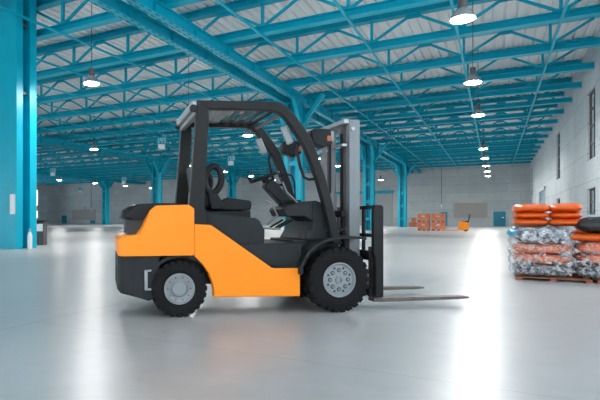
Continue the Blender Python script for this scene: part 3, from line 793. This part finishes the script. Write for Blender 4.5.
# wheels
def wheel(name, cx, cz, R, y_in, y_out, s, rr, holes, front):
    ye, yi = s*y_out, s*y_in
    ax_ = lambda h: s*h
    W = y_out-y_in; mid = (y_in+y_out)/2
    prof = [(rr*1.0,y_in+.02),(rr*1.05,y_in+.004),(R*.86,y_in),(R*.965,y_in+.018),(R*.975,mid),(R*.965,y_out-.018),(R*.86,y_out),(rr*1.25,y_out-.002),(rr*1.07,y_out-.01),(rr*1.0,y_out-.02)]
    T = MB().lathe([(r, s*h) for r, h in prof], c=(cx,0,cz), axis='y', n=56, caps=False)
    nl = 26 if front else 24
    for i in range(nl):
        a = 2*PI*i/nl
        for half in (0, 1):
            aa = a + half*PI/nl
            y0, y1 = (y_in+.008, mid+.01) if half else (mid-.01, y_out-.008)
            Mx = Matrix.Translation((cx, 0, cz)) @ Matrix.Rotation(aa, 4, 'Y')
            lw = R*.075
            b0, b1 = min(s*y0, s*y1), max(s*y0, s*y1)
            T.box(R*.93, R, b0, b1, -lw, lw, Mx)
        # shoulder blocks on the outer sidewall
        Mx = Matrix.Translation((cx, 0, cz)) @ Matrix.Rotation(a, 4, 'Y')
        b0, b1 = min(s*(y_out-.03), s*(y_out+.002)), max(s*(y_out-.03), s*(y_out+.002))
        T.box(R*.84, R*.955, b0, b1, -R*.07, R*.07, Mx)
    root = T.build(name, M['tyre'], FL)
    if front:
        pr = [(rr, y_out-.03),(rr*1.02,y_out-.004),(rr*.95,y_out-.002),(rr*.92,y_out-.02),(rr*.86,y_out-.03),(rr*.80,y_out-.026),(rr*.40,y_out-.022),(rr*.24,y_out-.022),(rr*.22,y_out-.005),(rr*.15,y_out-.004),(rr*.14,y_out-.02),(rr*.02,y_out-.02)]
    else:
        pr = [(rr, y_out-.03),(rr*1.02,y_out-.002),(rr*.93,y_out),(rr*.90,y_out-.014),(rr*.60,y_out-.022),(rr*.57,y_out-.055),(rr*.49,y_out-.055),(rr*.48,y_out+.004),(rr*.42,y_out+.012),(rr*.02,y_out+.012)]
    hs = MB().lathe([(r, s*h) for r, h in pr], c=(cx,0,cz), axis='y', n=48, caps=True).paint(0); later = []
    for i in range(holes):
        a = 2*PI*i/holes; r0 = rr*(.56 if front else .75)
        c = (cx+r0*math.cos(a), 0, cz+r0*math.sin(a)); hr = rr*(.125 if front else .045)  # front rim holes enlarged so their dark colour paints in rim shading
        y0 = y_out-(.024 if front else .018)
        hs.lathe([(hr, s*(y0-.002)), (hr, s*(y0+.003)), (hr*.5, s*(y0+.0035))], c=c, axis='y', n=14)
        if front:
            r1 = rr*.56; later.append(([(hr*.55, s*(y0)), (hr*.55, s*(y0+.008)), (hr*.3, s*(y0+.012))], c, 8))
            a2 = a+PI/holes; c = (cx+rr*.72*math.cos(a2), 0, cz+rr*.72*math.sin(a2))
            hs.lathe([(hr*.55, s*(y0-.002)), (hr*.55, s*(y0+.003))], c=c, axis='y', n=12)
        else: pass
    if not front:
        for i in range(6):
            a = 2*PI*i/6+.3; c = (cx+rr*.32*math.cos(a), 0, cz+rr*.32*math.sin(a))
            later.append(([(rr*.05, s*(y_out+.012)), (rr*.05, s*(y_out+.02))], c, 6))
    hs.paint(1)
    for pf, c, nn_ in later: hs.lathe(pf, c=c, axis='y', n=nn_)
    hs.paint(0)
    rim = hs.build('rim', M['rim'], root); rim.data.materials.append(M['hole'])
    return root
for s in (-1, 1):
    wheel('front_wheel', 1.64, .336, .335, .40, .60, s, .175, 8, True)
    wheel('rear_wheel', -.005, .277, .277, .37, .525, s, .150, 10, False)
# front fenders
fen = [(1.235,.40),(1.236,.47),(1.27,.55),(1.32,.62),(1.40,.685),(1.50,.728),(1.60,.748),(1.70,.756),(1.85,.752),(1.93,.745)]
for s in (-1, 1):
    arch_strip(fen, .028, min(s*.61, s*.36), max(s*.61, s*.36), 'front_fender', M['char'])
    MB().prism([(1.20,.46),(1.24,.56),(1.30,.635),(1.40,.70),(1.50,.745),(1.62,.80),(1.62,.735),(1.30,.40),(1.24,.40)], min(s*.42,s*.34), max(s*.42,s*.34)).build('fender_panel', M['char'], FL)
# mast
mast = bpy.data.objects.new('mast', None); C.objects.link(mast); mast.parent = FL
def channel(s, yo, w, x0, x1, z0, z1, name, m):
    a, b = s*yo, s*(yo-.015); y0, y1 = min(a,b), max(a,b)
    c = MB().box(x0, x1, y0, y1, z0, z1)
    a, b = s*(yo-.015), s*(yo-w); y0, y1 = min(a,b), max(a,b)
    c.box(x0, x0+.02, y0, y1, z0, z1).box(x1-.02, x1, y0, y1, z0, z1)
    return c.build(name, m, mast, bevel=.003)
for s in (-1, 1):
    channel(s, .37, .085, 1.865, 1.985, .10, 2.03, 'outer_channel', M['mast'])
    channel(s, .275, .075, 1.86, 1.975, .12, 2.00, 'inner_channel', M['ballast'])
    MB().lathe([(.04,.15),(.04,1.25),(.024,1.25),(.024,1.93)], c=(1.80, s*.115, 0), n=14).build('lift_cylinder', M['mast'], mast)
    MB().box(1.845, 1.858, s*.21-.02, s*.21+.02, .5, 1.90).build('lift_chain', M['char'], mast)
    MB().lathe([(.05,-.02),(.05,.02)], c=(1.90, s*.14, 1.93), axis='y', n=18).build('chain_roller', M['mast_lt'], mast)
    MB().tube([(1.38,s*.30,.62),(1.60,s*.30,.78),(1.83,s*.30,.85)], .03, 10).build('tilt_cylinder', M['black'], mast)
MB().box(1.80, 1.86, -.37, .37, 1.985, 2.035).build('outer_crossbeam', M['mast_lt'], mast, bevel=.006)
MB().box(1.875, 1.975, -.20, .20, 1.94, 2.0).build('inner_crossbeam', M['mast'], mast, bevel=.006)
MB().box(1.78, 1.84, -.37, -.12, 1.74, 1.77).build('hose_bracket', M['mast_lt'], mast, bevel=.004)
MB().box(1.78, 1.84, .12, .37, 1.74, 1.77).build('hose_bracket', M['mast_lt'], mast, bevel=.004)
MB().box(1.79, 1.84, -.34, .34, .98, 1.05).build('outer_crossbeam', M['black'], mast, bevel=.006)
MB().box(1.80, 1.84, -.34, .34, .20, .42).build('lower_crossbeam', M['mast'], mast, bevel=.006)
for y in (-.05, .03): MB().tube([(1.85,y,.4),(1.85,y,1.9)], .012, 8).build('hydraulic_hose', M['black'], mast)
# carriage, load backrest and forks
car = bpy.data.objects.new('fork_carriage', None); C.objects.link(car); car.parent = FL
for z in (.14, .52): MB().box(2.035, 2.10, -.48, .48, z, z+.10).build('carriage_bar', M['black'], car, bevel=.006)
for y in (-.24, .24): MB().box(1.98, 2.035, y-.03, y+.03, .12, .66).build('carriage_plate', M['fork'], car, bevel=.004)
for s in (-1, 1): MB().prism([(2.08,.13),(2.175,.13),(2.175,1.085),(2.155,1.11),(2.06,1.11),(2.06,.60),(2.08,.55)], s*.50-.03, s*.50+.03).build('backrest_post', M['frame'], car, bevel=.012, seg=3)
for z in (.765, 1.065): MB().box(2.07, 2.11, -.47, .47, z, z+.038).build('backrest_rail', M['frame'], car, bevel=.006)
for y in (-.26, 0, .26): MB().box(2.075, 2.105, y-.018, y+.018, .60, 1.07).build('backrest_bar', M['frame'], car, bevel=.004)
for s, y in ((-1, -.40), (1, .40)):
    MB().prism([(2.10,.075),(2.10,.66),(2.14,.66),(2.145,.16),(2.165,.122),(2.20,.115),(3.18,.104),(3.25,.098),(3.26,.088),(3.25,.078),(3.1,.072),(2.2,.070)], y-.06, y+.06).build('fork', M['fork'], car, bevel=.003)
# small fittings on the near side
MB().lathe([(.022,-.006),(.022,.006)], c=(1.9,-.377,1.93), axis='y', n=12).build('mast_bolt', M['mast_lt'], mast)

# ------------------------------------------------------------------ light
w = bpy.data.worlds.new('world'); sc.world = w; w.use_nodes = True
bg = w.node_tree.nodes['Background']; bg.inputs[0].default_value = (.975,.985,1,1); bg.inputs[1].default_value = 2.6
sc.view_settings.view_transform = 'Standard'; sc.view_settings.look = 'None'
sc.view_settings.gamma = 1; sc.view_settings.exposure = 0.82
sc.cycles.use_denoising = True
sc.cycles.max_bounces = 10; sc.cycles.diffuse_bounces = 6; sc.cycles.transparent_max_bounces = 12
sc.cycles.sample_clamp_indirect = 8
